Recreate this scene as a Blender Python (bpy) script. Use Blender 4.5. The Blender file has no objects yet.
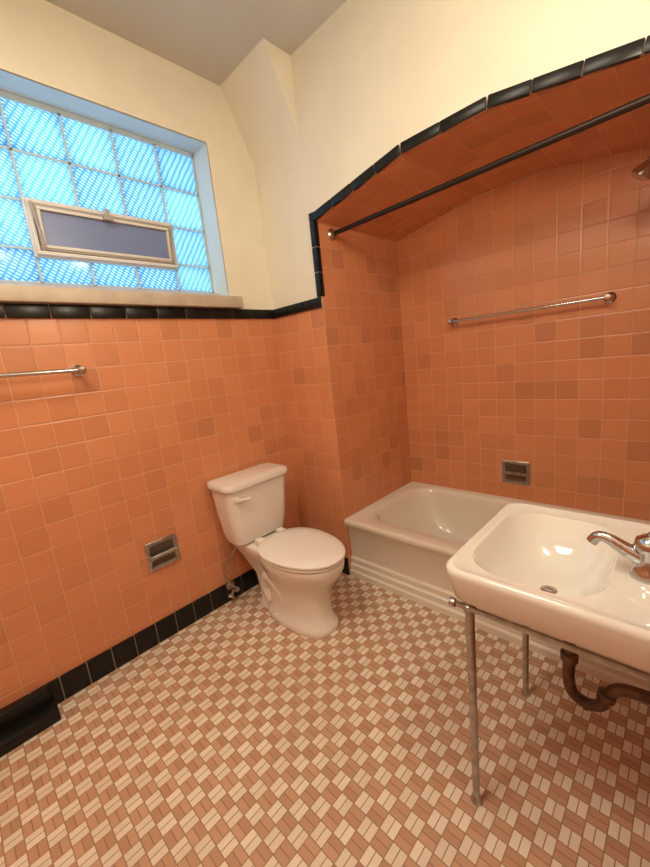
import bpy, bmesh, math
from mathutils import Vector, Matrix
from math import sin, cos, pi, radians

XL=-1.969; YF=1.618; XC=-1.524; YB=2.415; XA=-0.012; XR=0.075; YN=-0.95; ZC=2.92; ZT=1.675; CAP=1.73
T=0.108
sc=bpy.context.scene
try: sc.view_settings.view_transform='Standard'
except Exception: pass

# ---------------------------------------------------------------- materials
def newmat(name):
    m=bpy.data.materials.new(name); m.use_nodes=True
    nt=m.node_tree; b=nt.nodes['Principled BSDF']
    return m,nt,b
def simple(name,col,rough=.5,metal=0,coat=0,noise=0,bump=0,nscale=8,spec=.5):
    m,nt,b=newmat(name)
    b.inputs['Base Color'].default_value=(*col,1); b.inputs['Roughness'].default_value=rough
    b.inputs['Metallic'].default_value=metal; b.inputs['Coat Weight'].default_value=coat; b.inputs['Specular IOR Level'].default_value=spec
    if noise or bump:
        g=nt.nodes.new('ShaderNodeNewGeometry'); n=nt.nodes.new('ShaderNodeTexNoise'); n.inputs['Scale'].default_value=nscale; n.inputs['Detail'].default_value=6
        nt.links.new(g.outputs['Position'],n.inputs['Vector'])
        if noise:
            r=nt.nodes.new('ShaderNodeValToRGB')
            r.color_ramp.elements[0].position=.3; r.color_ramp.elements[1].position=.7
            r.color_ramp.elements[0].color=(*[c*(1-noise) for c in col],1); r.color_ramp.elements[1].color=(*[min(1,c*(1+noise)) for c in col],1)
            nt.links.new(n.outputs['Fac'],r.inputs['Fac']); nt.links.new(r.outputs['Color'],b.inputs['Base Color'])
        if bump:
            bp=nt.nodes.new('ShaderNodeBump'); bp.inputs['Strength'].default_value=bump; bp.inputs['Distance'].default_value=.01
            nt.links.new(n.outputs['Fac'],bp.inputs['Height']); nt.links.new(bp.outputs['Normal'],b.inputs['Normal'])
    return m
class N:
    def __init__(s,nt): s.nt=nt
    def math(s,op,a,b=None,clamp=False):
        n=s.nt.nodes.new('ShaderNodeMath'); n.operation=op; n.use_clamp=clamp
        for i,v in enumerate((a,b)):
            if v is None: continue
            if isinstance(v,(int,float)): n.inputs[i].default_value=v
            else: s.nt.links.new(v,n.inputs[i])
        return n.outputs[0]
    def mix(s,f,a,b):
        n=s.nt.nodes.new('ShaderNodeMix'); n.data_type='RGBA'
        for i,v in ((0,f),(6,a),(7,b)):
            if isinstance(v,(int,float)): n.inputs[i].default_value=v
            elif isinstance(v,tuple): n.inputs[i].default_value=(*v,1)
            else: s.nt.links.new(v,n.inputs[i])
        return n.outputs[2]
    def step(s,v,lo,hi):
        n=s.nt.nodes.new('ShaderNodeMapRange'); n.interpolation_type='SMOOTHSTEP'
        s.nt.links.new(v,n.inputs[0]); n.inputs[1].default_value=lo; n.inputs[2].default_value=hi
        return n.outputs[0]
    def pos(s):
        g=s.nt.nodes.new('ShaderNodeNewGeometry'); x=s.nt.nodes.new('ShaderNodeSeparateXYZ')
        s.nt.links.new(g.outputs['Position'],x.inputs[0]); return g.outputs['Position'],x.outputs
    def comb(s,a,b,c=0.0):
        n=s.nt.nodes.new('ShaderNodeCombineXYZ')
        for i,v in enumerate((a,b,c)):
            if isinstance(v,(int,float)): n.inputs[i].default_value=v
            else: s.nt.links.new(v,n.inputs[i])
        return n.outputs[0]

def tilemat(name,ax,off,size=(T,T),grout=(.66,.37,.23),gw=.010):
    m,nt,b=newmat(name); k=N(nt); P,xyz=k.pos()
    u=k.math('DIVIDE',k.math('SUBTRACT',xyz[ax[0]],off[0]),size[0]); v=k.math('DIVIDE',k.math('SUBTRACT',xyz[ax[1]],off[1]),size[1])
    cu=k.math('FLOOR',u); cv=k.math('FLOOR',v); fu=k.math('FRACT',u); fv=k.math('FRACT',v)
    wn=nt.nodes.new('ShaderNodeTexWhiteNoise'); wn.noise_dimensions='3D'; nt.links.new(k.comb(cu,cv,ax[0]*3.7+1.3),wn.inputs['Vector'])
    r=nt.nodes.new('ShaderNodeValToRGB'); cr=r.color_ramp
    cr.elements[0].position=0; cr.elements[0].color=(.53,.222,.108,1)
    cr.elements[1].position=1; cr.elements[1].color=(.68,.283,.135,1)
    for p,c in ((.06,(.57,.235,.112)),(.11,(.615,.250,.118)),(.6,(.645,.262,.123))):
        e=cr.elements.new(p); e.color=(*c,1)
    nt.links.new(wn.outputs['Value'],r.inputs['Fac'])
    e1=k.math('MINIMUM',fu,k.math('SUBTRACT',1.0,fu)); e2=k.math('MINIMUM',fv,k.math('SUBTRACT',1.0,fv)); e=k.math('MINIMUM',e1,e2)
    mask=k.step(e,gw*.8,gw*1.8)
    nt.links.new(k.mix(mask,grout,r.outputs['Color']),b.inputs['Base Color'])
    n=nt.nodes.new('ShaderNodeTexNoise'); n.inputs['Scale'].default_value=14; n.inputs['Detail'].default_value=2; nt.links.new(P,n.inputs['Vector'])
    hgt=k.math('ADD',k.step(e,0,.06),k.math('MULTIPLY',n.outputs['Fac'],.5))
    sx=nt.nodes.new('ShaderNodeSeparateColor'); nt.links.new(wn.outputs['Color'],sx.inputs[0])
    tilt=k.math('ADD',k.math('MULTIPLY',k.math('SUBTRACT',sx.outputs[0],.5),fu),k.math('MULTIPLY',k.math('SUBTRACT',sx.outputs[1],.5),fv))
    hgt=k.math('ADD',hgt,k.math('MULTIPLY',tilt,1.0))
    bp=nt.nodes.new('ShaderNodeBump'); bp.inputs['Strength'].default_value=.5; bp.inputs['Distance'].default_value=.0022
    nt.links.new(hgt,bp.inputs['Height']); nt.links.new(bp.outputs['Normal'],b.inputs['Normal'])
    rg=k.math('ADD',.75,k.math('MULTIPLY',mask,-.50)); nt.links.new(rg,b.inputs['Roughness'])
    return m
M_YZ=tilemat('tile_orange_yz',(1,2),(YF,ZT)); M_XZ=tilemat('tile_orange_xz',(0,2),(XC,ZT)); M_XY=tilemat('tile_orange_xy',(0,1),(XC,YB))

def floormat():
    m,nt,b=newmat('floor_mosaic'); k=N(nt); P,xyz=k.pos()
    S=.0495
    u=k.math('DIVIDE',xyz[0],S); v=k.math('DIVIDE',xyz[1],S)
    cu=k.math('FLOOR',u); cv=k.math('FLOOR',v); fu=k.math('FRACT',u); fv=k.math('FRACT',v)
    par=k.math('FLOORED_MODULO',k.math('ADD',cu,cv),2.0)
    n1=2.0
    su=k.math('MULTIPLY',fu,n1); sv=k.math('MULTIPLY',fv,n1)
    inv=k.math('SUBTRACT',1.0,par)
    a=k.math('ADD',k.math('MULTIPLY',par,su),k.math('MULTIPLY',inv,sv))
    fa=k.math('FRACT',a); ia=k.math('FLOOR',a)
    ea=k.math('DIVIDE',k.math('MINIMUM',fa,k.math('SUBTRACT',1.0,fa)),n1)
    eu=k.math('MINIMUM',fu,k.math('SUBTRACT',1.0,fu)); ev=k.math('MINIMUM',fv,k.math('SUBTRACT',1.0,fv))
    e=k.math('MINIMUM',ea,k.math('MINIMUM',eu,ev))
    mask=k.step(e,.012,.042)
    wn=nt.nodes.new('ShaderNodeTexWhiteNoise'); nt.links.new(k.comb(cu,cv,ia),wn.inputs['Vector'])
    tan=k.mix(wn.outputs['Value'],(.50,.29,.175),(.60,.37,.235)); wh=k.mix(wn.outputs['Value'],(.76,.66,.52),(.86,.77,.63))
    c=k.mix(par,tan,wh)
    n=nt.nodes.new('ShaderNodeTexNoise'); n.inputs['Scale'].default_value=2.2; n.inputs['Detail'].default_value=5; nt.links.new(P,n.inputs['Vector'])
    c=k.mix(k.math('MULTIPLY',k.step(n.outputs['Fac'],.45,.7),.18),c,(.42,.28,.18))
    c=k.mix(mask,(.33,.185,.11),c)
    nt.links.new(c,b.inputs['Base Color'])
    bp=nt.nodes.new('ShaderNodeBump'); bp.inputs['Strength'].default_value=.3; bp.inputs['Distance'].default_value=.0012
    nt.links.new(mask,bp.inputs['Height']); nt.links.new(bp.outputs['Normal'],b.inputs['Normal'])
    b.inputs['Roughness'].default_value=.42
    return m
M_FLOOR=floormat()
M_WALL=simple('plaster_cream',(.82,.77,.64),.75,noise=.03,bump=.08,nscale=5)
M_CEIL=simple('ceiling_paint',(.56,.545,.50),.85,noise=.03,nscale=3)
M_BLACK=simple('black_glazed_tile',(.009,.0085,.008),.28,spec=.3)
M_GROUT=simple('trim_grout',(.45,.33,.25),.8)
M_SILL=simple('sill_marble',(.50,.42,.33),.4,noise=.12,nscale=12)
M_PORC=simple('porcelain_white',(.83,.79,.73),.12,coat=.5)
M_TUB=simple('enamel_tub',(.80,.74,.63),.16,coat=.4)
M_SINK=simple('enamel_sink',(.82,.79,.72),.10,coat=.5)
M_SEAT=simple('seat_plastic',(.87,.83,.77),.22,coat=.2)
M_CHROME=simple('chrome',(.56,.57,.58),.15,metal=1)
M_CHROME2=simple('chrome_worn',(.45,.44,.42),.3,metal=1,noise=.25,nscale=40)
M_RUST=simple('rusty_brass',(.13,.075,.05),.5,metal=.4,noise=.5,nscale=30)
M_ROD=simple('rod_bronze',(.03,.02,.016),.35,metal=.5)
M_REVEAL=simple('reveal_window_glow',(.66,.75,.75),.7,noise=.03)  # blue cast of the window light is put into this base colour

# ---------------------------------------------------------------- mesh helpers
def obj_from(name,verts,faces,mats,fm=None,smooth=None,parent=None):
    me=bpy.data.meshes.new(name); me.from_pydata([tuple(v) for v in verts],[],faces)
    for m in (mats if isinstance(mats,(list,tuple)) else [mats]): me.materials.append(m)
    if fm:
        for p,i in zip(me.polygons,fm): p.material_index=i
    bm=bmesh.new(); bm.from_mesh(me)
    if smooth!='keep': bmesh.ops.recalc_face_normals(bm,faces=bm.faces)
    bm.to_mesh(me); bm.free()
    if smooth not in (None,'keep'):
        for p in me.polygons: p.use_smooth=True
        me.set_sharp_from_angle(angle=radians(smooth))
    o=bpy.data.objects.new(name,me); sc.collection.objects.link(o)
    if parent: o.parent=parent
    return o
def empty(name,loc=(0,0,0)):
    e=bpy.data.objects.new(name,None); sc.collection.objects.link(e); e.location=loc; e.empty_display_size=.1; return e
class MB:
    def __init__(s): s.v=[]; s.f=[]; s.m=[]
    def add(s,v,f,mi=0):
        o=len(s.v); s.v+= [tuple(p) for p in v]; s.f+=[tuple(i+o for i in q) for q in f]; s.m+=[mi]*len(f)
    def box(s,a,b,mi=0,mat=None):
        x0,y0,z0=a; x1,y1,z1=b
        v=[(x0,y0,z0),(x1,y0,z0),(x1,y1,z0),(x0,y1,z0),(x0,y0,z1),(x1,y0,z1),(x1,y1,z1),(x0,y1,z1)]
        if mat: v=[mat@Vector(p) for p in v]
        s.add(v,[(0,3,2,1),(4,5,6,7),(0,1,5,4),(1,2,6,5),(2,3,7,6),(3,0,4,7)],mi)
    def bbox(s,a,b,r,mi=0,mat=None):
        bm=bmesh.new(); bmesh.ops.create_cube(bm,size=1)
        c=[(p+q)/2 for p,q in zip(a,b)]; d=[abs(q-p) for p,q in zip(a,b)]
        for w in bm.verts: w.co=Vector((c[0]+w.co.x*d[0],c[1]+w.co.y*d[1],c[2]+w.co.z*d[2]))
        bmesh.ops.bevel(bm,geom=list(bm.edges),offset=r,segments=2,affect='EDGES',profile=.6)
        if mat: bm.transform(mat)
        bm.verts.index_update(); s.add([w.co[:] for w in bm.verts],[[w.index for w in f.verts] for f in bm.faces],mi); bm.free()
    def loft(s,rings,mi=0,cap0=True,cap1=True):
        n=len(rings[0]); v=[p for r in rings for p in r]; f=[]
        for i in range(len(rings)-1):
            for j in range(n):
                a=i*n+j; b=i*n+(j+1)%n; f.append((a,b,b+n,a+n))
        if cap0: f.append(tuple(range(n))[::-1])
        if cap1: f.append(tuple(range((len(rings)-1)*n,len(rings)*n)))
        s.add(v,f,mi)
    def tube(s,pts,r,mi=0,n=14,cap=True):
        pts=[Vector(p) for p in pts]; rs=r if isinstance(r,(list,tuple)) else [r]*len(pts)
        rings=[]; up=None
        for i,p in enumerate(pts):
            t=(pts[min(i+1,len(pts)-1)]-pts[max(i-1,0)]).normalized()
            if up is None:
                up=Vector((0,0,1)) if abs(t.z)<.9 else Vector((1,0,0))
            a=t.cross(up).normalized(); bb=a.cross(t).normalized(); up=bb
            rings.append([p+(a*cos(2*pi*j/n)+bb*sin(2*pi*j/n))*rs[i] for j in range(n)])
        s.loft(rings,mi,cap,cap)
    def lathe(s,c,axis,prof,mi=0,n=24):
        c=Vector(c); axis=Vector(axis).normalized(); q=Vector((0,0,1)).rotation_difference(axis)
        rings=[[c+q@Vector((r*cos(2*pi*j/n),r*sin(2*pi*j/n),h)) for j in range(n)] for r,h in prof]
        s.loft(rings,mi)
    def obj(s,name,mats,smooth=None,parent=None): return obj_from(name,s.v,s.f,mats,s.m,smooth,parent)
def smoothpath(pts,k=8):
    P=[Vector(p) for p in pts]; out=[]
    P=[P[0]*2-P[1]]+P+[P[-1]*2-P[-2]]
    for i in range(1,len(P)-2):
        for j in range(k):
            t=j/k; a,b,c,d=P[i-1:i+3]
            out.append(.5*((2*b)+(c-a)*t+(2*a-5*b+4*c-d)*t*t+(-a+3*b-3*c+d)*t**3))
    out.append(P[-2]); return out
def rr(x0,x1,y0,y1,r,z,k=8):
    r=min(r,(x1-x0)/2-1e-4,(y1-y0)/2-1e-4); out=[]
    for cx,cy,a0 in ((x1-r,y1-r,0),(x0+r,y1-r,90),(x0+r,y0+r,180),(x1-r,y0+r,270)):
        for j in range(k+1):
            a=radians(a0+90*j/k); out.append((cx+r*cos(a),cy+r*sin(a),z))
    return out
def quad(mb,a,b,c,d,mi=0): mb.add([a,b,c,d],[(0,1,2,3)],mi)

# ---------------------------------------------------------------- room shell
WY0,WY1,WZ0,WZ1=-.005,1.305,1.79,2.60; WD=.26
mb=MB(); X0=XL-WD
mb.box((X0,YN,0),(XL,YB,ZT+.03),0)
mb.box((X0,YN,ZT+.03),(XL,YB,WZ0-.03),1)
mb.box((X0,YN,WZ0-.03),(XL,WY0,ZC),1)
mb.box((X0,WY1,WZ0-.03),(XL,YB,ZC),1)
mb.box((X0,WY0,WZ1),(XL,WY1,ZC),1)
mb.obj('wall_left',[M_YZ,M_WALL])
mb=MB(); mb.box((X0,YN-.1,-.08),(XR+.1,YB+.1,0)); mb.obj('floor',M_FLOOR)
mb=MB(); mb.box((X0,YN-.1,ZC),(XR+.1,YB+.1,ZC+.08)); mb.obj('ceiling',M_CEIL)
mb=MB(); mb.box((XR,YN,0),(XR+.1,YB+.1,ZT),0); mb.box((XR,YN,ZT),(XR+.1,YB+.1,ZC),1); mb.obj('wall_right',[M_YZ,M_WALL])
mb=MB(); mb.box((X0,YN-.1,0),(XR+.1,YN,ZT),0); mb.box((X0,YN-.1,ZT),(XR+.1,YN,ZC),1); mb.obj('wall_near',[M_XZ,M_WALL])
# chamfered (five-sided) arch
AP=[(XC,2.124),(-.965,2.222),(-.60,2.219),(XA,2.122)]
def arch(x):
    for (a,za),(b,zb) in zip(AP,AP[1:]):
        if x<=b+1e-6: return za+(zb-za)*(x-a)/(b-a)
    return AP[-1][1]
mb=MB()
quad(mb,(XL,YF,0),(XC,YF,0),(XC,YF,ZT),(XL,YF,ZT),0)
quad(mb,(XL,YF,ZT),(XC,YF,ZT),(XC,YF,ZC),(XL,YF,ZC),1)
quad(mb,(XA,YF,0),(XR,YF,0),(XR,YF,ZT),(XA,YF,ZT),0)
quad(mb,(XA,YF,ZT),(XR,YF,ZT),(XR,YF,ZC),(XA,YF,ZC),1)
for (a,za),(b,zb) in zip(AP,AP[1:]): quad(mb,(a,YF,za),(b,YF,zb),(b,YF,ZC),(a,YF,ZC),1)
mb.obj('wall_far',[M_XZ,M_WALL],smooth='keep')
mb=MB(); quad(mb,(XC,YF,0),(XC,YB,0),(XC,YB,arch(XC)),(XC,YF,arch(XC))); mb.obj('wall_alcove_left',M_YZ,smooth='keep')
mb=MB(); quad(mb,(XA,YF,0),(XA,YB,0),(XA,YB,arch(XA)),(XA,YF,arch(XA))); mb.obj('wall_alcove_right',M_YZ,smooth='keep')
mb=MB(); mb.box((XC-.1,YB,0),(XR+.1,YB+.1,ZC)); mb.obj('wall_alcove_back',M_XZ)
mb=MB()
for (a,za),(b,zb) in zip(AP,AP[1:]): quad(mb,(a,YF,za),(b,YF,zb),(b,YB,zb),(a,YB,za))
mb.obj('ceiling_alcove',M_XY,smooth='keep')
mb=MB(); sx=-1.575; sy=1.445; sz=2.56
mb.add([(XL,sy,ZC),(sx,sy,ZC),(sx,YF,ZC),(XL,YF,ZC),(XL,YF,sz),(sx,YF,sz)],[(0,1,5,4),(1,2,5),(0,3,4),(0,1,2,3),(2,3,4,5)])
mb.obj('wall_soffit',M_WALL)

# ---------------------------------------------------------------- black trim
def strip_y(mb,x0,x1,y0,y1,z0,z1,L,ax,g=.003,r=.004):
    a,b=(y0,y1) if ax==1 else (x0,x1); n=max(1,round((b-a)/L)); s=(b-a)/n
    for i in range(n):
        p=a+i*s+g/2; q=a+(i+1)*s-g/2
        if ax==1: mb.bbox((x0,p,z0),(x1,q,z1),r)
        else: mb.bbox((p,y0,z0),(q,y1,z1),r)
def grout_and(name,f,gb):
    mb=MB(); f(mb)
    for a,b in gb: mb.box(a,b,1)
    return mb.obj(name,[M_BLACK,M_GROUT],smooth=35)
grout_and('trim_1',lambda m: strip_y(m,XL,XL+.014,YN,YF,ZT,CAP,.152,1),[((XL,YN,ZT),(XL+.008,YF,CAP-.002))])
grout_and('trim_2',lambda m: strip_y(m,XL+.014,XC-.001,YF-.014,YF,ZT,CAP,.14,0),[((XL,YF-.008,ZT),(XC-.002,YF,CAP-.002))])
grout_and('baseboard_left',lambda m: strip_y(m,XL,XL+.012,YN,YF,0,.118,.108,1),[((XL,YN,0),(XL+.007,YF,.116))])
grout_and('baseboard_far',lambda m: strip_y(m,XL+.012,XC,YF-.012,YF,0,.118,.108,0),[((XL+.012,YF-.007,0),(XC,YF,.116))])
mb=MB(); w=.040; th=.012
def seg(p,q,mi=0,gap=.0025,back=0):
    (x0,z0),(x1,z1)=p,q; d=Vector((x1-x0,0,z1-z0)); L=d.length; d.normalize(); nrm=Vector((-d.z,0,d.x))
    Mx=Matrix((( d.x,0,nrm.x,x0),(0,1,0,0),(d.z,0,nrm.z,z0),(0,0,0,1)))
    mb.bbox((gap/2,YF-th+back,0),(L-gap/2,YF+.01,w-back),.004,mi,Mx)
nv=3
for i in range(nv):
    z0=CAP+(arch(XC)-CAP)*i/nv; z1=CAP+(arch(XC)-CAP)*(i+1)/nv
    mb.bbox((XC-.030,YF-th,z0+.0015),(XC+.006,YF+.02,z1-.0015),.004,0)
mb.bbox((XC-.030,YF-th,arch(XC)-.002),(XC+.004,YF+.01,arch(XC)+w+.002),.004,0)
mb.box((XC-.027,YF-th+.004,CAP),(XC,YF,arch(XC)+.03),1)
for (a,za),(b,zb),n in zip(AP,AP[1:],(4,2,4)):
    for i in range(n):
        p=(a+(b-a)*i/n,za+(zb-za)*i/n-.003); q=(a+(b-a)*(i+1)/n,za+(zb-za)*(i+1)/n-.003)
        seg(p,q); seg(p,q,1,0,.004)
mb.obj('trim_3',[M_BLACK,M_GROUT],smooth=35)
mb=MB(); mb.bbox((XL+.012,-.45,0),(XL+.12,.085,.05),.008); mb.bbox((XL+.012,-.45,.05),(XL+.05,.07,.122),.008)
mb.obj('trim_4',M_BLACK,smooth=35)

# ---------------------------------------------------------------- window
win=empty('window_1',(XL,.65,2.2))
def W(mb,name,mats,smooth=None):
    o=mb.obj(name,mats,smooth); o.parent=win; o.matrix_parent_inverse=Matrix.Translation(-Vector(win.location)); return o
GX=XL-.12
ys=[.012+.2105*i for i in range(7)]; zs=[1.845,1.985,2.18,2.375,2.572]
def blockmat():
    m=bpy.data.materials.new('glass_block'); m.use_nodes=True; nt=m.node_tree; nt.nodes.clear(); k=N(nt); P,xyz=k.pos()
    out=nt.nodes.new('ShaderNodeOutputMaterial'); tr=nt.nodes.new('ShaderNodeBsdfTranslucent'); gl=nt.nodes.new('ShaderNodeBsdfGlossy'); mx=nt.nodes.new('ShaderNodeMixShader')
    gl.inputs['Roughness'].default_value=.15; mx.inputs[0].default_value=.06
    n=nt.nodes.new('ShaderNodeTexNoise'); n.inputs['Scale'].default_value=22; n.inputs['Detail'].default_value=3; nt.links.new(P,n.inputs['Vector'])
    d1=k.math('ADD',k.math('MULTIPLY',xyz[1],.62),k.math('MULTIPLY',xyz[2],1.0)); d1=k.math('ADD',d1,k.math('MULTIPLY',n.outputs['Fac'],.010))
    s1=k.math('SINE',k.math('MULTIPLY',d1,2*pi/.0165))
    d2=k.math('SUBTRACT',xyz[1],k.math('MULTIPLY',xyz[2],.62)); s2=k.math('SINE',k.math('MULTIPLY',k.math('ADD',d2,k.math('MULTIPLY',n.outputs['Fac'],.014)),2*pi/.030))
    pat=k.math('MULTIPLY',k.step(s1,-.5,.8),k.step(s2,-1.0,.1))
    n2=nt.nodes.new('ShaderNodeTexNoise'); n2.inputs['Scale'].default_value=7; nt.links.new(P,n2.inputs['Vector'])
    wn=nt.nodes.new('ShaderNodeTexWhiteNoise'); nt.links.new(k.comb(k.math('FLOOR',k.math('DIVIDE',k.math('SUBTRACT',xyz[1],.012),.2105)),k.math('FLOOR',k.math('DIVIDE',k.math('SUBTRACT',xyz[2],1.985),.1955))),wn.inputs['Vector'])
    base=k.mix(k.step(k.math('ADD',k.math('MULTIPLY',n2.outputs['Fac'],.6),k.math('MULTIPLY',wn.outputs['Value'],.4)),.3,.7),(.10,.28,.44),(.22,.46,.57))
    c=k.mix(k.math('MULTIPLY',pat,.85),base,(.86,.94,.97))
    nt.links.new(c,tr.inputs['Color'])
    bp=nt.nodes.new('ShaderNodeBump'); bp.inputs['Strength'].default_value=.5; bp.inputs['Distance'].default_value=.003; nt.links.new(pat,bp.inputs['Height'])
    nt.links.new(bp.outputs['Normal'],gl.inputs['Normal'])
    nt.links.new(tr.outputs[0],mx.inputs[1]); nt.links.new(gl.outputs[0],mx.inputs[2]); nt.links.new(mx.outputs[0],out.inputs[0])
    return m
M_GB=blockmat()
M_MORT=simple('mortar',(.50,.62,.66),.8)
mb=MB()
VC=(2,3,4)
for i in range(6):
    for j in range(4):
        if j==1 and i in VC: continue
        y0,y1,z0,z1=ys[i]+.003,ys[i+1]-.003,zs[j]+.003,zs[j+1]-.003
        def ringq(m,x): return [(x,y0+m,z0+m),(x,y1-m,z0+m),(x,y1-m,z1-m),(x,y0+m,z1-m)]
        mb.loft([ringq(0,GX-.02),ringq(.001,GX-.004),ringq(.008,GX+.002),ringq(.014,GX+.000)],0,False,True)
W(mb,'glass_blocks',M_GB,30)
mb=MB()
for y in ys: 
    if y not in (ys[3],ys[4]): mb.box((GX-.03,y-.0045,zs[0]-.03),(GX-.001,y+.0045,2.6))
for y in (ys[3],ys[4]):
    mb.box((GX-.03,y-.0045,zs[0]-.03),(GX-.001,y+.0045,zs[1])); mb.box((GX-.03,y-.0045,zs[2]),(GX-.001,y+.0045,2.6))
for j,z in enumerate(zs): mb.box((GX-.03,ys[0]-.02,z-.0045),(GX-.001,WY1,z+.0045))
mb.box((GX-.03,ys[-1],zs[0]-.03),(GX-.002,WY1,WZ1)); mb.box((GX-.03,WY0,zs[-1]),(GX-.002,WY1,WZ1)); mb.box((GX-.03,WY0,WZ0-.03),(GX-.002,WY1,zs[0]))
W(mb,'mortar_joints',M_MORT)
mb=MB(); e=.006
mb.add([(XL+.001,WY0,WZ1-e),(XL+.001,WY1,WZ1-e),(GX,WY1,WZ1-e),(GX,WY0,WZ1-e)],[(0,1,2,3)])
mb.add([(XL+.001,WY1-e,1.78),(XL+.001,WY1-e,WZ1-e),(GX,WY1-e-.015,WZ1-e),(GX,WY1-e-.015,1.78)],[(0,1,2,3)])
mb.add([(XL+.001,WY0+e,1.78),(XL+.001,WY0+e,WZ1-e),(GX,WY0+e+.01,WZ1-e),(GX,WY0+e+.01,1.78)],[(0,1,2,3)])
W(mb,'reveal_glow_lining',M_REVEAL,'keep')  # added lining, its colour carries the window's cool glow on the reveal
mb=MB()
mb.add([(XL+.0,WY0,1.795),(XL+.0,WY1,1.795),(GX,WY1,1.845),(GX,WY0,1.845),(XL,WY0,1.75),(XL,WY1,1.75),(GX,WY1,1.75),(GX,WY0,1.75)],[(0,1,2,3),(4,5,6,7),(0,1,5,4),(1,2,6,5),(2,3,7,6),(3,0,4,7)])
mb.bbox((XL-.01,WY0-.06,CAP+.002),(XL+.055,WY1+.055,1.795),.006)
W(mb,'sill',M_SILL,35)
M_VF=simple('vent_paint',(.68,.67,.65),.45); M_VS=simple('vent_sash_metal',(.38,.35,.32),.5)
m,nt,b=newmat('vent_pane'); b.inputs['Base Color'].default_value=(.17,.23,.45,1); b.inputs['Roughness'].default_value=.3; M_VP=m
vy0,vy1,vz0,vz1=ys[2]+.0,ys[5]+.002,zs[1]-.028,zs[2]+.000
def frame(mb,y0,y1,z0,z1,t,xa,xb,mi=0,mat=None):
    mb.bbox((xa,y0,z0),(xb,y1,z0+t),.003,mi,mat); mb.bbox((xa,y0,z1-t),(xb,y1,z1),.003,mi,mat)
    mb.bbox((xa,y0,z0+t),(xb,y0+t,z1-t),.003,mi,mat); mb.bbox((xa,y1-t,z0+t),(xb,y1,z1-t),.003,mi,mat)
mb=MB(); frame(mb,vy0,vy1,vz0,vz1,.016,GX-.03,GX+.035); frame(mb,vy0-.008,vy1+.008,vz0-.008,vz1+.008,.016,GX,GX+.018)
W(mb,'vent_frame',M_VF,35)
Rm=Matrix.Translation((GX+.02,0,vz0+.02))@Matrix.Rotation(radians(5),4,'Y')@Matrix.Translation((-(GX+.02),0,-(vz0+.02)))
mb=MB(); frame(mb,vy0+.020,vy1-.020,vz0+.020,vz1-.020,.024,GX+.012,GX+.032,1,Rm); frame(mb,vy0+.030,vy1-.030,vz0+.030,vz1-.030,.012,GX+.03,GX+.036,0,Rm)
mb.bbox(((GX+.03),.72,vz1-.045),(GX+.06,.76,vz1-.022),.003,1,Rm); mb.bbox((GX+.045,.73,vz1-.04),(GX+.055,.75,vz1+.005),.003,1,Rm)
mb.tube([(GX+.05,vy1-.03,vz0+.03),(GX+.055,vy1-.012,vz1-.02)],.006,1)
mb.tube([(GX+.05,vy0+.03,vz0+.03),(GX+.055,vy0+.012,vz1-.02)],.006,1)
W(mb,'vent_sash',[M_VF,M_VS],35)
mb=MB(); mb.box((GX+.018,vy0+.04,vz0+.04),(GX+.023,vy1-.04,vz1-.04),0,Rm); mb.box((GX-.028,vy0+.01,vz0+.01),(GX-.022,vy1-.01,vz1-.01))
W(mb,'vent_pane',M_VP)

# ---------------------------------------------------------------- bathtub
tub=empty('bathtub')
g=.002; tx0,tx1,ty0,ty1,TZ=XC+g,XA-g,YF-.012,YB-g,.39
mb=MB(); k=8
ap=[(.0,.008),(.035,.008),(.045,.018),(.075,.018),(.085,.029),(.115,.029),(.128,.040),(.32,.032),(.345,.012),(.36,.002),(.382,.002)]
rings=[rr(tx0,tx1,ty0+dy,ty1,.003,z,k) for z,dy in ap]
rings.append(rr(tx0,tx1,ty0+.008,ty1,.006,TZ,k))
bx0,bx1,by0,by1=tx0+.075,tx1-.10,ty0+.095,ty1-.045
rings+= [rr(bx0,bx1,by0,by1,.17,TZ,k),rr(bx0+.010,bx1-.010,by0+.010,by1-.010,.17,TZ-.006,k),rr(bx0+.022,bx1-.018,by0+.020,by1-.02,.17,TZ-.03,k)]
for t in (.2,.4,.6,.8,.92):
    e=t**1.6
    rings.append(rr(bx0+.022+.17*e,bx1-.018-.07*e,by0+.02+.055*e,by1-.02-.055*e,.17,TZ-.03-.28*t,k))
rings.append(rr(bx0+.25,bx1-.13,by0+.12,by1-.12,.12,TZ-.325,k)); rings.append(rr(bx0+.5,bx1-.4,by0+.22,by1-.22,.05,TZ-.33,k))
mb.loft(rings,0,True,True)
mb.obj('tub_shell',M_TUB,40,tub)
mb=MB(); mb.lathe((bx1-.22,(by0+by1)/2,TZ-.325),(0,0,1),[(.03,-.004),(.03,.003),(.02,.005),(.001,.004)])
mb.lathe((bx1-.045,(by0+by1)/2,.26),(-1,0,-.15),[(.035,-.01),(.035,.008),(.028,.012),(.001,.012)])
mb.obj('drain_and_overflow',M_CHROME,40,tub)

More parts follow.
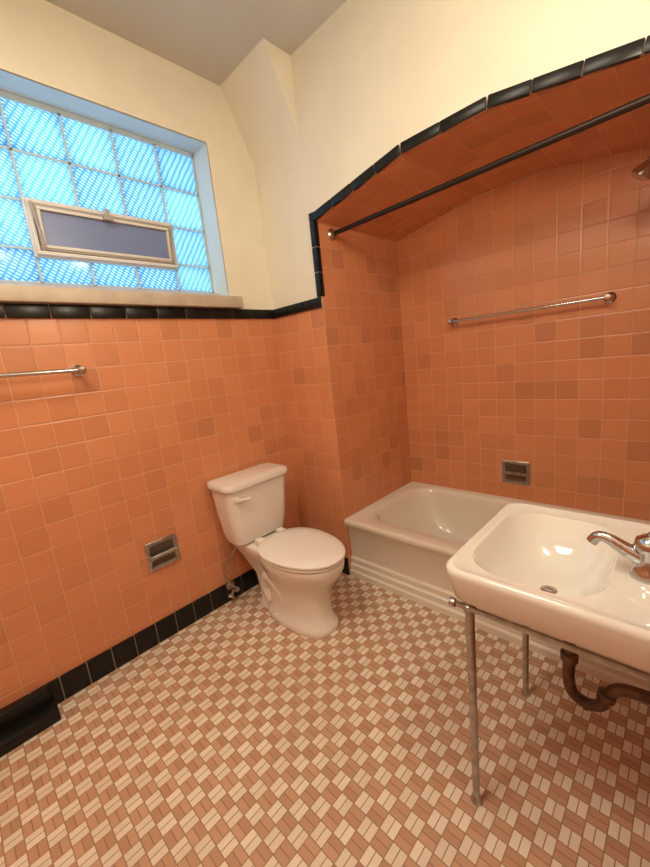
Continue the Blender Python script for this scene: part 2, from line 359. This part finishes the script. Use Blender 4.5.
# ---------------------------------------------------------------- toilet
toi=empty('toilet',(XL,1.162,0))
def egg(cx,hl,hw,z,n=48,p=.12,q=2.0,hb=None):
    out=[]
    for i in range(n):
        a=2*pi*i/n; c=cos(a); s=sin(a)
        L=hl if c>0 or hb is None else hb
        x=cx+L*math.copysign(abs(c)**(2/q),c); y=hw*math.copysign(abs(s)**(2/q),s)*(1-p*c)
        out.append((x,y,z))
    return out
def toP(mb,name,mat,sm=40): 
    o=mb.obj(name,mat,sm); o.parent=toi; return o
mb=MB()
mb.loft([egg(.475,.235,.124,0,q=2.6,p=.05),egg(.475,.238,.127,.012,q=2.6,p=.05),egg(.475,.235,.124,.035,q=2.6,p=.05),egg(.475,.218,.110,.05,q=2.6,p=.05),egg(.475,.208,.104,.10,q=2.5,p=.04),
 egg(.48,.205,.104,.17,q=2.4,p=.04),egg(.485,.215,.116,.23,q=2.3,p=.05),egg(.50,.238,.140,.285,q=2.2),egg(.52,.258,.162,.33,q=2.1),egg(.533,.262,.176,.365,q=2.1),egg(.535,.264,.180,.39,q=2.1),egg(.535,.264,.178,.400,q=2.1),
 egg(.535,.25,.165,.403,q=2.1)])
mb.loft([rr(.17,.40,-.085,.085,.05,.0),rr(.17,.40,-.085,.085,.05,.03),rr(.18,.40,-.075,.075,.05,.05),rr(.15,.40,-.075,.075,.05,.2),rr(.06,.40,-.095,.095,.05,.30),rr(.02,.42,-.12,.12,.05,.36),rr(.02,.42,-.125,.125,.05,.393),rr(.025,.41,-.12,.12,.05,.4)])
for s in (-1,1):
    mb.tube(smoothpath([(.30,s*.066,.07),(.27,s*.070,.16),(.33,s*.076,.235),(.42,s*.078,.19),(.46,s*.073,.09)],6),[.030+.010*sin(pi*i/24) for i in range(25)],0,12)
toP(mb,'bowl',M_PORC,60)
mb=MB()
mb.loft([egg(.53,.262,.180,.404,q=2.15,p=.1,hb=.235),egg(.53,.268,.186,.409,q=2.15,p=.1,hb=.24),egg(.53,.268,.186,.418,q=2.15,p=.1,hb=.24),egg(.53,.262,.180,.422,q=2.15,p=.1,hb=.235)])
mb.loft([egg(.532,.264,.184,.424,q=2.15,p=.1,hb=.24),egg(.532,.272,.190,.428,q=2.15,p=.1,hb=.245),egg(.532,.272,.190,.436,q=2.15,p=.1,hb=.245),egg(.532,.262,.180,.443,q=2.15,p=.1,hb=.235),egg(.532,.20,.13,.448,q=2.1,p=.1,hb=.18),egg(.532,.08,.05,.450,q=2,p=.1)])
for s in (-1,1): mb.bbox((.255,s*.075-.022,.402),(.305,s*.075+.022,.440),.008)
toP(mb,'seat_and_lid',M_SEAT,40)
mb=MB()
def tk(x0,x1,hw,z,r=.05): return rr(x0,x1,-hw+.006,hw+.006,r,z)
mb.loft([tk(.06,.20,.150,.402,.05),tk(.045,.215,.172,.412,.055),tk(.035,.222,.184,.46,.055),tk(.028,.230,.198,.58,.055),tk(.022,.238,.210,.735,.05)])
mb.loft([tk(.02,.24,.212,.735,.05),tk(.012,.252,.222,.742,.055),tk(.010,.255,.225,.752,.055),tk(.010,.255,.225,.765,.055),tk(.016,.249,.219,.777,.05),tk(.05,.21,.18,.784,.03)])
toP(mb,'tank',M_PORC,40)
mb=MB(); mb.lathe((.236,-.155,.69),(1,0,0),[(.018,-.002),(.018,.012),(.012,.018),(.001,.018)])
lv=smoothpath([(.252,-.16,.69),(.262,-.13,.688),(.262,-.090,.682)],5)
mb.tube(lv,[.007+.003*i/(len(lv)-1) for i in range(len(lv))],0,12)
toP(mb,'flush_lever',M_PORC)
mb=MB()
mb.tube(smoothpath([(.10,-.13,.405),(.10,-.135,.36),(.06,-.19,.27),(.075,-.215,.20),(.09,-.19,.15),(.075,-.16,.105)],7),.0055)
mb.lathe((.0125,-.16,.10),(1,0,0),[(.028,0),(.028,.004),(.012,.01),(.009,.012),(.009,.05),(.014,.052),(.014,.082),(.001,.083)])
mb.lathe((.06,-.16,.10),(0,-.6,-.8),[(.008,0),(.008,.04),(.02,.042),(.022,.055),(.001,.056)])
mb.lathe((.10,-.13,.375),(0,0,1),[(.014,0),(.016,.01),(.016,.03),(.001,.031)])
toP(mb,'supply_valve',M_CHROME2)
mb=MB()
for s in (-1,1): mb.lathe((.40,s*.116,.03),(0,s*.3,1),[(.014,0),(.013,.012),(.007,.02),(.001,.021)])
toP(mb,'bolt_caps',M_PORC)

# ---------------------------------------------------------------- sink
sink=empty('bathroom_sink')
sx0,sx1,sy0,sy1,SZ=-.470,XR-.012,.852,1.402,.797
mb=MB(); R=.05
rings=[rr(sx0+.05,sx1,sy0+.05,sy1-.05,.05,SZ-.098),rr(sx0+.022,sx1,sy0+.022,sy1-.022,R,SZ-.100),rr(sx0+.014,sx1,sy0+.014,sy1-.014,R,SZ-.092),rr(sx0+.006,sx1,sy0+.006,sy1-.006,R,SZ-.04),
 rr(sx0,sx1,sy0,sy1,R,SZ-.018),rr(sx0+.002,sx1,sy0+.002,sy1-.002,R,SZ-.006),rr(sx0+.009,sx1-.004,sy0+.009,sy1-.009,R,SZ),rr(sx0+.018,sx1-.01,sy0+.018,sy1-.018,R,SZ-.001),rr(sx0+.024,sx1-.014,sy0+.025,sy1-.025,R,SZ-.007)]
b0,b1,c0,c1=sx0+.036,-.115,sy0+.050,sy1-.055
rings.append(rr(b0,b1,c0,c1,.11,SZ-.009)); 
for t,e in ((.1,.07),(.3,.16),(.55,.30),(.8,.55),(.95,.8),(1,.95)):
    q=.10*e; rings.append(rr(b0+q,b1-q*.9,c0+q*1.3,c1-q*1.3,.11,SZ-.012-.135*t))
rings.append(rr(-.30,-.24,1.10,1.16,.03,SZ-.15))
mb.loft(rings,0,False,True)
mb.loft([rr(b0-.01,b1+.01,c0-.01,c1+.01,.11,SZ-.09),rr(b0+.03,b1-.02,c0+.04,c1-.04,.11,SZ-.13),rr(b0+.08,b1-.07,c0+.12,c1-.12,.08,SZ-.165),rr(-.30,-.24,1.10,1.16,.03,SZ-.172)],0,False,True)
mb.loft([rr(sx0+.05,sx1,sy0+.05,sy1-.05,.05,SZ-.098),rr(b0-.012,b1+.012,c0-.012,c1+.012,.11,SZ-.092)],0,False,False)
mb.obj('basin',M_SINK,45,sink)
mb=MB(); mb.lathe((-.27,1.13,SZ-.151),(0,0,1),[(.022,0),(.022,.003),(.014,.004),(.001,.002)])
mb.obj('drain',M_CHROME,40,sink)
lx=-.405; LY=(.892,1.372)
mb=MB()
for y in LY:
    mb.lathe((lx,y,0),(0,0,1),[(.016,0),(.017,.006),(.013,.02),(.0105,.03),(.0125,.62),(.0125,.66),(.018,.665),(.018,.685),(.012,.69),(.012,.702)],0,20)
    yy=y-.012 if y<1 else y+.012
    mb.bbox((lx-.045,yy-.004,.672),(XR-.012,yy+.004,.688),.003)
    mb.lathe((lx-.05,yy,.68),(1,0,0),[(.001,-.001),(.012,0),(.013,.006),(.012,.014),(.006,.018)],0,16)
mb.bbox((lx-.004,LY[0],.674),(lx+.004,LY[1],.686),.002)
mb.obj('chrome_legs',M_CHROME2,40,sink)
mb=MB(); px,py=-.185,1.13
mb.tube([(-.26,py,.64),(-.25,py,.60),(px-.03,py,.56),(px-.03,py,.42)],.016); mb.lathe((px-.03,py,.44),(0,0,1),[(.023,0),(.023,.022),(.018,.025)])
mb.tube(smoothpath([(px-.03,py,.45),(px-.03,py,.37),(px-.018,py,.33),(px+.015,py,.316),(px+.048,py,.33),(px+.062,py,.37),(px+.09,py+.004,.405),(px+.15,py+.008,.415),(XR-.012,py+.01,.415)],6),.016)
mb.lathe((px+.060,py,.36),(.15,0,1),[(.022,0),(.022,.02),(.018,.023)]); mb.lathe((px+.015,py,.305),(0,0,-1),[(.011,-.01),(.011,.006),(.007,.01)])
mb.obj('drain_trap',M_RUST,40,sink)
# faucet
mb=MB(); fx,fy=-.050,1.09
mb.loft([rr(fx-.032,fx+.032,fy-.03,fy+.12,.030,SZ-.010),rr(fx-.032,fx+.032,fy-.03,fy+.12,.030,SZ+.006),rr(fx-.024,fx+.024,fy-.022,fy+.112,.022,SZ+.016)])
mb.lathe((fx,fy,SZ-.008),(0,0,1),[(.036,0),(.036,.010),(.031,.022),(.025,.034),(.025,.066),(.031,.071),(.032,.080),(.027,.097),(.014,.107),(.001,.109)])
sp=smoothpath([(fx-.01,fy,SZ+.038),(fx-.045,fy,SZ+.052),(fx-.078,fy,SZ+.070),(fx-.100,fy,SZ+.072),(fx-.114,fy,SZ+.054)],6)
mb.tube(sp,[.021-.008*min(1,i/14) for i in range(len(sp))],0,16)
hd=smoothpath([(fx,fy,SZ+.095),(fx+.015,fy+.01,SZ+.112),(fx+.04,fy+.03,SZ+.128),(fx+.055,fy+.04,SZ+.130)],5)
mb.tube(hd,[.010]*(len(hd)-5)+[.010,.011,.012,.012,.009],0,14)
mb.lathe((fx+.005,fy+.085,SZ+.012),(0,0,1),[(.012,0),(.012,.015),(.006,.02),(.006,.045),(.009,.047),(.001,.051)])
mb.obj('faucet',M_CHROME,45,sink)

# ---------------------------------------------------------------- fittings
def bar(name,p,q,wall_ax,wall,r=.009,post=.016,mat=M_CHROME):
    mb=MB(); p=Vector(p); q=Vector(q); mb.tube([p,q],r,0,16)
    for e in (p,q):
        w=Vector(e); w[wall_ax]=wall; d=(Vector(e)-w); L=d.length; d.normalize()
        mb.lathe(w,d,[(.026,-.003),(.026,.006),(.018,.012),(.012,.02),(.012,L-.02),(post,L-.014),(post,L+.012),(post*.8,L+.016),(.001,L+.017)],0,20)
    return mb.obj(name,mat,40)
bar('towel_bar',(XL+.07,.462,1.45),(XL+.07,-.15,1.455),0,XL)
bar('grab_bar',(-1.125,YB-.07,1.532),(-.319,YB-.07,1.534),1,YB,.0085)
mb=MB(); A=Vector((XC+.001,1.745,2.072)); B=Vector((XA-.001,1.64,2.035)); mb.tube([A,B],.0125,0,18); d=(B-A).normalized()
mb.lathe(A,d,[(.030,0),(.030,.006),(.018,.014),(.016,.03)],1); mb.lathe(B,-d,[(.030,0),(.030,.006),(.018,.014),(.016,.03)],1)
mb.obj('shower_curtain_rod',[M_ROD,M_CHROME2],40)
mb=MB(); 
mb.lathe((XA,2.0,2.02),(-1,0,0),[(.03,0),(.03,.005),(.014,.012),(.012,.012)])
mb.tube(smoothpath([(XA,2.0,2.02),(-.07,2.0,2.03),(-.12,2.0,2.01),(-.15,2.0,1.98)],5),.010)
mb.lathe((-.145,2.0,1.985),(-.6,0,-.75),[(.014,0),(.018,.012),(.014,.02),(.02,.03),(.034,.055),(.036,.07),(.03,.074),(.001,.072)])
mb.obj('shower_head',M_CHROME,40)
def recess(name,c,wd,ht,ax,roller):
    mb=MB(); a,b=wd/2,ht/2
    def ring(m,w,r): return [(p[0],p[1],w) for p in rr(-a+m,a-m,-b+m,b-m,r,0,4)]
    mb.loft([ring(0,-.003,.008),ring(0,.006,.008),ring(.004,.009,.008),ring(.016,.009,.006),ring(.020,.006,.006)],0,False,False)
    mb.loft([ring(.020,.006,.006),ring(.026,.0035,.01),ring(.035,.002,.02)],1,False,True)
    if roller:
        mb.tube([(-a+.012,-.0,.022),(a-.012,-.0,.022)],.013,0,16)
        for s in (-1,1): mb.bbox((s*(a-.012)-.006,-.015,.004),(s*(a-.012)+.006,.015,.032),.003)
        mb.bbox((-a+.02,-b+.01,.006),(a-.02,-b+.03,.02),.004)
    else:
        mb.bbox((-a+.012,-.012,.006),(a-.012,.004,.022),.004); mb.bbox((-a+.02,-b+.012,.006),(a-.02,-b+.022,.02),.003)
    o=mb.obj(name,[M_CHROME2,simple('recess_'+name,(.16,.13,.11),.35,metal=.8)],35)
    if ax==0: M=Matrix(((0,0,1,c[0]),(1,0,0,c[1]),(0,1,0,c[2]),(0,0,0,1)))
    else: M=Matrix(((1,0,0,c[0]),(0,0,-1,c[1]),(0,1,0,c[2]),(0,0,0,1)))
    o.data.transform(M); return o
recess('toilet_paper_holder',(XL,.66,.475),.165,.155,0,True)
recess('soap_dish',(-.765,YB,.565),.165,.150,1,False)

# ---------------------------------------------------------------- lights / world
def area(name,loc,rot,size,e,col,sy=None):
    l=bpy.data.lights.new(name,'AREA'); l.energy=e; l.color=col; l.size=size
    if sy: l.shape='RECTANGLE'; l.size_y=sy
    o=bpy.data.objects.new(name,l); sc.collection.objects.link(o); o.location=loc; o.rotation_euler=rot; return o
area('ceiling_light',(-.85,-.1,ZC-.06),(0,0,0),.6,27,(1,.88,.70))
l=bpy.data.lights.new('vanity_light','POINT'); l.energy=19; l.color=(1,.86,.66); l.shadow_soft_size=.10
o=bpy.data.objects.new('vanity_light',l); sc.collection.objects.link(o); o.location=(-.045,.80,2.2)
area('daylight',(XL-1.0,.65,2.4),(0,radians(-90),0),2.0,42,(.46,.77,1.0))
w=bpy.data.worlds.new('world'); sc.world=w; w.use_nodes=True; bg=w.node_tree.nodes['Background']; bg.inputs[0].default_value=(.30,.62,1,1); bg.inputs[1].default_value=.9

# ---------------------------------------------------------------- camera
yaw,pitch,roll,f=.7855,.1916,.1075,375.87
fw=Vector((-sin(yaw)*cos(pitch),cos(yaw)*cos(pitch),-sin(pitch))); r=Vector((cos(yaw),sin(yaw),0)); dn=fw.cross(r)
r2=cos(roll)*r+sin(roll)*dn; d2=-sin(roll)*r+cos(roll)*dn
cam=bpy.data.cameras.new('camera'); co=bpy.data.objects.new('camera',cam); sc.collection.objects.link(co); sc.camera=co
up=-d2; bk=-fw
co.matrix_world=Matrix(((r2.x,up.x,bk.x,0),(r2.y,up.y,bk.y,0),(r2.z,up.z,bk.z,1.38),(0,0,0,1)))
cam.sensor_fit='VERTICAL'; cam.sensor_height=36; cam.sensor_width=36; cam.lens=f/867*36; cam.clip_start=.02
